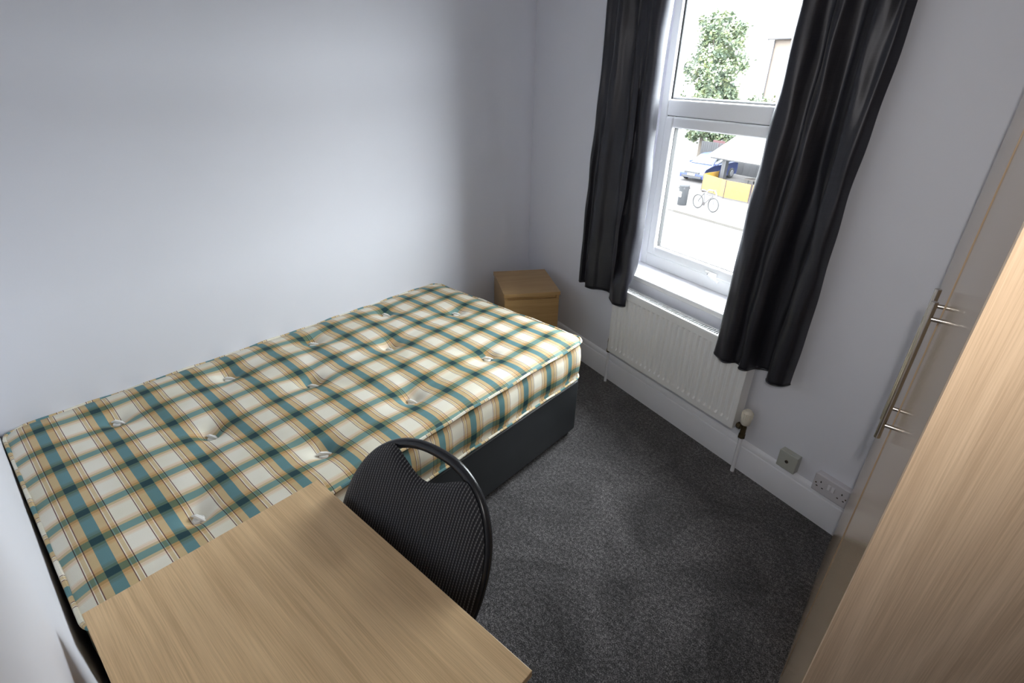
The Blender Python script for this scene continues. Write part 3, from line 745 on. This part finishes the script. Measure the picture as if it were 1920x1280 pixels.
# bicycle
bk = thing('bicycle', 'bicycle leaning at the cycle stand on the pavement', 'bicycle', wpt(-17.0, 19.78, ZG), WA-0.06)
for x in (-0.5, 0.5):
    w = MB().tube([(x+0.318*cos(2*pi*i/28), 0, 0.345+0.318*sin(2*pi*i/28)) for i in range(28)], 0.027, 8, closed=True).build('wheel', 'tyre', bk, smooth=True)
    spk = MB()
    for i in range(14):
        a = 2*pi*i/14; spk.tube([(x, 0, 0.345), (x+0.31*cos(a), 0, 0.345+0.31*sin(a))], 0.003, 4)
    spk.tube([(x, -0.04, 0.345), (x, 0.04, 0.345)], 0.02, 8)
    spk.build('spokes', 'alloy', w)
f_ = MB()
for p, q in (((-.5, 0, .345), (-.08, 0, .30)), ((-.5, 0, .345), (-.2, 0, .78)), ((-.08, 0, .30), (-.2, 0, .82)), ((-.08, 0, .30), (.36, 0, .72)), ((-.18, 0, .76), (.34, 0, .80)), ((.5, 0, .345), (.34, 0, .88))):
    f_.tube([p, q], 0.018, 8)
f_.build('frame', 'bikeframe', bk, smooth=True)
MB().tube([(-.33, 0, .90), (-.2, 0, .91), (-.06, 0, .895)], [0.07, 0.05, 0.02], 8).build('saddle', 'bikedark', bk, smooth=True)
MB().tube([(.34, 0, .86), (.36, 0, .98), (.37, 0, 1.0)], 0.014, 8).build('stem', 'bikedark', bk)
MB().tube([(.30, -.28, 1.0), (.38, -.15, 1.02), (.38, .15, 1.02), (.30, .28, 1.0)], 0.015, 8).build('handlebar', 'bikedark', bk, smooth=True)
MB().lathe([(0, -.01), (0.09, -.01), (0.09, .01), (0, .01)], 16, (-.08, -.04, .30), 'y').build('chainring', 'bikedark', bk)
hs = MB().tube([(-0.30, 0, 0), (-0.30, 0, 0.72), (-0.24, 0, 0.84), (-0.15, 0, 0.88), (0.15, 0, 0.88), (0.24, 0, 0.84), (0.30, 0, 0.72), (0.30, 0, 0)], 0.028, 8).build('cycle_stand', 'hoop', smooth=True)
place(tag(hs, 'pale steel hoop cycle stand behind the bicycle', 'cycle stand'), wpt(-17.15, 20.3, ZG), WA)

# litter bin
lb = thing('litter_bin', 'black domed litter bin on the pavement with a white notice', 'litter bin', wpt(-18.39, 19.7, ZG), WA)
MB().lathe([(0, 0), (0.23, 0), (0.24, 0.03), (0.25, 0.90), (0.255, 0.935), (0, 0.935)], 24).build('body', 'bin', lb, smooth=True)
MB().lathe([(0, 0.93), (0.265, 0.93), (0.27, 0.97), (0.24, 1.04), (0.15, 1.09), (0, 1.10)], 24).build('hood', 'bin', lb, smooth=True)
for i in range(4):
    a = pi/4+i*pi/2; box(0.19*cos(a)-0.075, 0.19*cos(a)+0.075, 0.19*sin(a)-0.075, 0.19*sin(a)+0.075, 0.80, 0.90).build('aperture', 'cartrim', lb, bevel=0.01)
box(-0.08, 0.08, -0.262, -0.235, 0.42, 0.68).build('notice', 'binlabel', lb)

# orange screens round the pub seating
def screen(name, label, s0, d0, s1, d1, hgt, group='orange screens round the seating'):
    ln = hypot(s1-s0, d1-d0); ang = atan2(d1-d0, s1-s0)
    o = thing(name, label, 'screen', wpt(s0, d0, ZG), WA+ang, group)
    box(0.03, ln-0.03, -0.008, 0.008, 0.06, hgt).build('fabric', 'orange', o)
    for x in (0, ln):
        pst = MB().tube([(x, 0, 0), (x, 0, hgt+0.02)], 0.022, 8).build('post', 'screen_post', o)
        MB().lathe([(0, 0), (0.028, 0), (0.028, 0.012), (0, 0.03)], 10, (x, 0, 0)).build('foot', 'screen_post', pst)
    return o
screen('windbreak_screen', 'orange fabric screen set back from the street beside the blue car', -20.45, 23.7, -20.6, 25.1, 0.95)
a_ = screen('windbreak_screen', 'orange fabric screen straight behind the bicycle', -20.42, 23.55, -18.45, 23.0, 0.95)
b_ = screen('windbreak_screen', 'orange fabric screen with faint print, along the pub seating', -18.39, 22.95, -16.95, 23.1, 0.95)
e_ = screen('windbreak_screen', 'orange fabric screen at the curtain end of the row', -16.89, 23.12, -15.2, 23.3, 0.95)
pr = MB()
for i, (x0, wd_, z) in enumerate(((0.52, 0.10, .52), (0.64, 0.07, .52), (0.73, 0.09, .52), (0.85, 0.05, .52), (0.56, 0.08, .43), (0.67, 0.14, .43))): pr.box(x0, x0+wd_, -0.0095, -0.0085, z, z+0.05)
pr.build('printed_logo', 'orange_print', b_)

# canopy over the seating, with posts and benches
cn = thing('canopy', 'large cream canvas canopy over the pub seating', 'canopy', wpt(-17.0, 27.0, ZG), WA)
cv = MB()
ez, rz_ = 1.85, 2.85
V4 = [(-4.05, -2.6, ez), (6.0, -2.6, ez), (6.0, 2.6, ez), (-4.6, 2.6, ez), (-4.3, 0.2, rz_), (6.0, 0.2, rz_)]
cv.v = list(V4)+[(x, y, z-0.09) for (x, y, z) in V4]
cv.f = [(0, 1, 5, 4), (0, 4, 3), (3, 4, 5, 2), (6, 10, 11, 7), (6, 9, 10), (9, 8, 11, 10), (0, 6, 7, 1), (0, 3, 9, 6), (3, 2, 8, 9), (1, 7, 11, 5), (5, 11, 8, 2)]
cv.build('canvas', 'canvas', cn)
for (x, y) in ((-3.0, -2.3), (0.6, -2.3), (4.2, -2.3), (-3.0, 2.3), (0.6, 2.3), (4.2, 2.3)):
    box(x-0.13, x+0.13, y-0.13, y+0.13, 0, ez-0.05).build('post', 'darkwood', cn)
box(-3.9, 5.9, -2.55, -2.47, ez-0.16, ez-0.06).build('front_beam', 'darkwood', cn)
bf = thing('shade_backdrop', 'dark timber boards added behind the picnic tables to deepen the canopy shade', 'backdrop', wpt(-24.0, 30.0, ZG), WA)  # added boards; their dark colour stands in for shade under the canopy
for i in range(26): box(i*0.5, i*0.5+0.48, 0, 0.03+0.012*(i % 2), 0.03, 1.75).build('board', 'darkwood', bf)
for z in (0.4, 1.4): box(0, 13.0, 0.045, 0.10, z, z+0.1).build('rail', 'darkwood', bf)
for k, (s, d, lab) in enumerate(((-18.2, 25.7, 'timber picnic table under the canopy, the one next to the blue car'), (-14.7, 25.7, 'timber picnic table under the canopy, the one farther from the blue car'))):
    pt = thing('picnic_table', lab, 'table', wpt(s, d, ZG), WA, 'picnic tables under the canopy')
    for y in (-0.28, -0.09, 0.1, 0.29): box(-0.8, 0.8, y-0.085, y+0.085, 0.70, 0.745).build('plank', 'table_wood', pt)
    for y in (-0.68, 0.68): box(-0.8, 0.8, y-0.13, y+0.13, 0.40, 0.44).build('bench', 'darkwood', pt)
    for x in (-0.6, 0.6):
        box(x-0.04, x+0.04, -0.72, 0.72, 0.34, 0.40).build('cross_rail', 'darkwood', pt)
        for s2 in (-1, 1): MB().tube([(x, s2*0.55, 0.0), (x, s2*0.2, 0.70)], 0.05, 6).build('leg', 'darkwood', pt)

# blue car, nose to the street
cr = thing('car', 'blue hatchback car parked nose to the street behind the screens', 'car', wpt(-22.95, 27.15, ZG), WA+0.15)
# side profile (y along the car, nose at -y)
low = [(-2.0, .22), (-2.03, .45), (-1.98, .68), (-1.85, .80), (-1.05, .98), (1.75, 1.02), (1.98, .95), (2.03, .55), (1.98, .22)]
def loft(sections, name, mat, parent, smooth=True):
    mb = MB(); k = len(sections[0])
    for s in sections: mb.v += s
    for i in range(len(sections)-1):
        for j in range(k):
            j2 = (j+1) % k; mb.f.append((i*k+j, i*k+j2, (i+1)*k+j2, (i+1)*k+j))
    mb.f.append(tuple(range(k))[::-1]); mb.f.append(tuple((len(sections)-1)*k+j for j in range(k)))
    return mb.build(name, mat, parent, smooth=smooth, ang=40)
def sect(x, y0s, zs=0.0): return [(x, y*y0s, z-zs*(z-0.2)) for (y, z) in low]
loft([sect(-0.80, 0.93, 0.10), sect(-0.86, 0.97, 0.03), sect(-0.84, 0.99), sect(-0.5, 1.0, -0.02), sect(0.5, 1.0, -0.02), sect(0.84, 0.99), sect(0.86, 0.97, 0.03), sect(0.80, 0.93, 0.10)], 'body', 'carblue', cr)
cabin = [(-1.10, .96), (-0.35, 1.46), (0.0, 1.52), (0.9, 1.50), (1.45, 1.36), (1.85, 1.0)]
cb = loft([[(-0.80, y, z) if z < 1.05 else (-0.60, y, z) for (y, z) in cabin], [(0.80, y, z) if z < 1.05 else (0.60, y, z) for (y, z) in cabin]], 'cabin', 'carblue', cr, False)
ws = MB(); ws.v = [(-0.72, -1.06, 1.005), (0.72, -1.06, 1.005), (0.56, -0.37, 1.465), (-0.56, -0.37, 1.465)]; ws.v += [(x, y+0.03, z-0.05) for x, y, z in ws.v]
ws.f = [(0, 1, 2, 3), (7, 6, 5, 4), (0, 4, 5, 1), (1, 5, 6, 2), (2, 6, 7, 3), (3, 7, 4, 0)]
wso = ws.build('windscreen', 'carglass', cr); wso.location = (0, -0.012, 0.012)
for s in (-1, 1):
    for (ya, yb) in ((-0.85, 0.28), (0.36, 1.30)):
        def sx(z): return s*(0.80-(z-0.96)/(1.52-0.96)*0.20+0.012)
        zt_ = lambda y: min(1.44, 0.96+(y+1.10)/0.75*0.5)-0.03
        g = MB(); zz = [(ya, 1.04), (yb, 1.04), (yb-0.05, min(1.42, zt_(yb))), (max(ya+0.02, -0.42), min(1.42, zt_(max(ya+0.02, -0.42))))]
        g.v = [(sx(z), y, z) for (y, z) in zz]+[(sx(z)-s*0.02, y, z) for (y, z) in zz]
        g.f = [(0, 1, 2, 3), (7, 6, 5, 4), (0, 4, 5, 1), (1, 5, 6, 2), (2, 6, 7, 3), (3, 7, 4, 0)]
        g.build('side_window', 'carglass', cr)
    for y in (-1.28, 1.30):
        w = MB().lathe([(0, -0.10), (0.26, -0.10), (0.31, -0.08), (0.32, 0), (0.31, 0.08), (0.26, 0.10), (0, 0.10)], 24, (s*0.79, y, 0.32), 'x').build('wheel', 'tyre', cr, smooth=True)
        MB().lathe([(0, -0.012), (0.19, -0.012), (0.20, 0.0), (0.19, 0.012), (0, 0.012)], 18, (s*0.895, y, 0.32), 'x').build('hub_cap', 'alloy', w)
    MB().lathe([(0, -0.07), (0.10, -0.05), (0.13, 0.0), (0.10, 0.06), (0, 0.08)], 14, (s*0.62, -1.92, 0.70), 'y').build('headlamp', 'lamp', cr, smooth=True)
    box(s*0.92-0.08, s*0.92+0.08, -0.86, -0.76, 0.98, 1.10).build('door_mirror', 'carblue', cr, bevel=0.02)
box(-0.52, 0.52, -2.05, -1.98, 0.50, 0.62).build('grille', 'cartrim', cr, bevel=0.01)
box(-0.70, 0.70, -2.05, -1.97, 0.24, 0.38).build('bumper_intake', 'cartrim', cr, bevel=0.01)
box(-0.26, 0.26, -2.075, -2.04, 0.40, 0.51).build('number_plate', 'plate', cr)

# trees
def tree(label, s, d, crown, trunk_h, nleaf, size, group=None):
    o = thing('tree', label, 'tree', wpt(s, d, ZG), WA, group)
    tk = MB().tube([(0, 0, 0), (0.05, 0.02, trunk_h*0.5), (0, 0, trunk_h)], [0.2, 0.16, 0.1], 10)
    for i in range(9):
        a = 2*pi*i/9; z0 = trunk_h*(0.35+0.07*i)
        tk.tube([(0, 0, z0), (0.5*cos(a), 0.5*sin(a), z0+0.6), (1.0*cos(a), 1.0*sin(a), z0+1.4)], [0.07, 0.05, 0.02], 6)
    tk.build('trunk', 'bark', o, smooth=True)
    lf = MB(); rnd = random.Random(int(abs(s)*10))
    clumps = []
    for (cx, cy, cz, rx, ry, rz) in crown:
        for _ in range(26):
            while True:
                p = [rnd.uniform(-1, 1) for _ in range(3)]
                if 0.2 < sum(q*q for q in p) < 1: break
            clumps.append((cx+p[0]*rx, cy+p[1]*ry, cz+p[2]*rz, rnd.uniform(0.25, 0.6)))
    for _ in range(nleaf):
        cx, cy, cz, r = rnd.choice(clumps)
        p = Vector((cx+rnd.gauss(0, r*0.55), cy+rnd.gauss(0, r*0.55), cz+rnd.gauss(0, r*0.5)))
        a = Vector((rnd.gauss(0, 1), rnd.gauss(0, 1), rnd.gauss(0, 0.7))).normalized(); b = a.orthogonal().normalized(); q = size*rnd.uniform(0.6, 1.4)
        k = len(lf.v); lf.v += [tuple(p-a*q), tuple(p+b*q*0.55), tuple(p+a*q), tuple(p-b*q*0.55)]; lf.f.append((k, k+1, k+2, k+3))
    fo_ = lf.build('foliage', 'leaf', o, fix=False); fo_['kind'] = 'stuff'
    return o
tree('tall leafy green tree rising behind the blue car', -29.6, 34.0, [(0, 0, 8.3, 1.9, 1.9, 1.9), (0.4, 0, 6.2, 2.5, 2.2, 1.8), (0, 0, 3.9, 2.5, 2.2, 1.5), (0.4, 0.3, 2.3, 2.6, 2.0, 0.9)], 8.5, 26000, 0.13)
tree('low spreading green tree beside the canopy ridge', -33.8, 42.5, [(1.3, 0, 3.0, 2.8, 1.8, 1.2), (-2.4, 0, 2.8, 2.2, 1.6, 1.4)], 2.6, 12000, 0.13)

# buildings
def windows(parent, spots, y, w=1.0, hgt=1.5):
    for (x, z) in spots:
        wnd = ring(MB(), x-w/2, x+w/2, z, z+hgt, 0.09, y-0.06, y+0.04).build('window', 'render_white', parent)
        box(x-w/2+0.09, x+w/2-0.09, y-0.02, y+0.02, z+0.09, z+hgt-0.09).build('pane', 'winpane', wnd)
        box(x-w/2+0.09, x+w/2-0.09, y-0.04, y-0.021, z+hgt/2-0.03, z+hgt/2+0.03).build('glazing_bar', 'render_white', wnd)
bb_ = thing('house', 'pale brick house with a dark eaves gutter behind the canopy', 'building', wpt(-26.2, 46.0, ZG), WA)
box(-9.2+2.0, 7.0, 0, 9, 0, 8.9).build('brick_wall', 'brick', bb_)
rf = MB().prism([(-0.5, 8.95), (9.5, 8.95), (4.5, 12.2)], -7.5, 7.3, 'x').build('roof', 'slate', bb_)
MB().tube([(-7.5, -0.55, 8.9), (7.3, -0.55, 8.9)], 0.09, 8).build('gutter', 'slate', rf)
MB().tube([(-7.05, -0.12, 0), (-7.05, -0.12, 8.8)], 0.06, 8).build('downpipe', 'slate', bb_)
windows(bb_, [(-5.0, 1.2), (-2.0, 1.2), (-5.0, 5.4), (-2.0, 5.4), (2.0, 5.4)], 0.0, 1.2, 1.7)
wb = thing('house', 'white rendered house next to the brick house', 'building', wpt(-39.0, 47.5, ZG), WA)
box(-5.2, 4.7, 0, 8, 0, 8.8).build('rendered_wall', 'render_white', wb)
MB().prism([(-0.4, 8.8), (8.4, 8.8), (4.0, 11.8)], -5.4, 4.75, 'x').build('roof', 'render_white', wb)
windows(wb, [(-3.0, 5.4), (0.0, 5.4), (3.0, 5.4), (3.0, 1.2)], 0.0, 1.1, 1.6)
wl = thing('garden_wall', 'white rendered garden wall beside the blue car', 'wall', wpt(-28.9, 27.5, ZG), WA)
box(-3.4, 2.55, 0, 0.4, 0, 2.35).build('rendered_wall', 'render_white', wl)
box(-3.5, 2.6, -0.05, 0.45, 2.35, 2.45).build('coping', 'render_white', wl)
# grey gates and a red board behind the car
for k in range(2):
    g = thing('timber_gate', ('grey boarded gate next to the white garden wall', 'grey boarded gate directly behind the blue car roof')[k], 'gate', wpt(-26.75+k*1.55, 30.6, ZG), WA, 'timber gates')
    for i in range(8): box(i*0.185, i*0.185+0.175, 0, 0.03, 0.06, 1.75).build('board', 'greygate', g)
    for z in (0.35, 1.4): box(0, 1.47, 0.03, 0.07, z, z+0.12).build('rail', 'greygate', g)
rb = thing('red_board', 'small red notice board on posts behind the car', 'board', wpt(-26.1, 31.0, ZG), WA)
box(0, 1.0, 0, 0.04, 1.15, 1.85).build('panel', 'redsign', rb)
for x in (0.1, 0.9): box(x-0.04, x+0.04, 0.04, 0.1, 0, 1.85).build('post', 'greygate', rb)
# overhead cables
for k, z in enumerate((4.55, 5.0, 5.35)):
    w = MB().tube([(-44+i*2.4, 26+k*0.4, z+0.012*(i-8)**2) for i in range(16)], 0.018, 5).build('overhead_cable', 'wire', smooth=True)
    place(tag(w, ('lowest', 'middle', 'topmost')[k]+' of three thin overhead cables slung across the street before the tree', 'cable', 'overhead cables'), WO, WA)
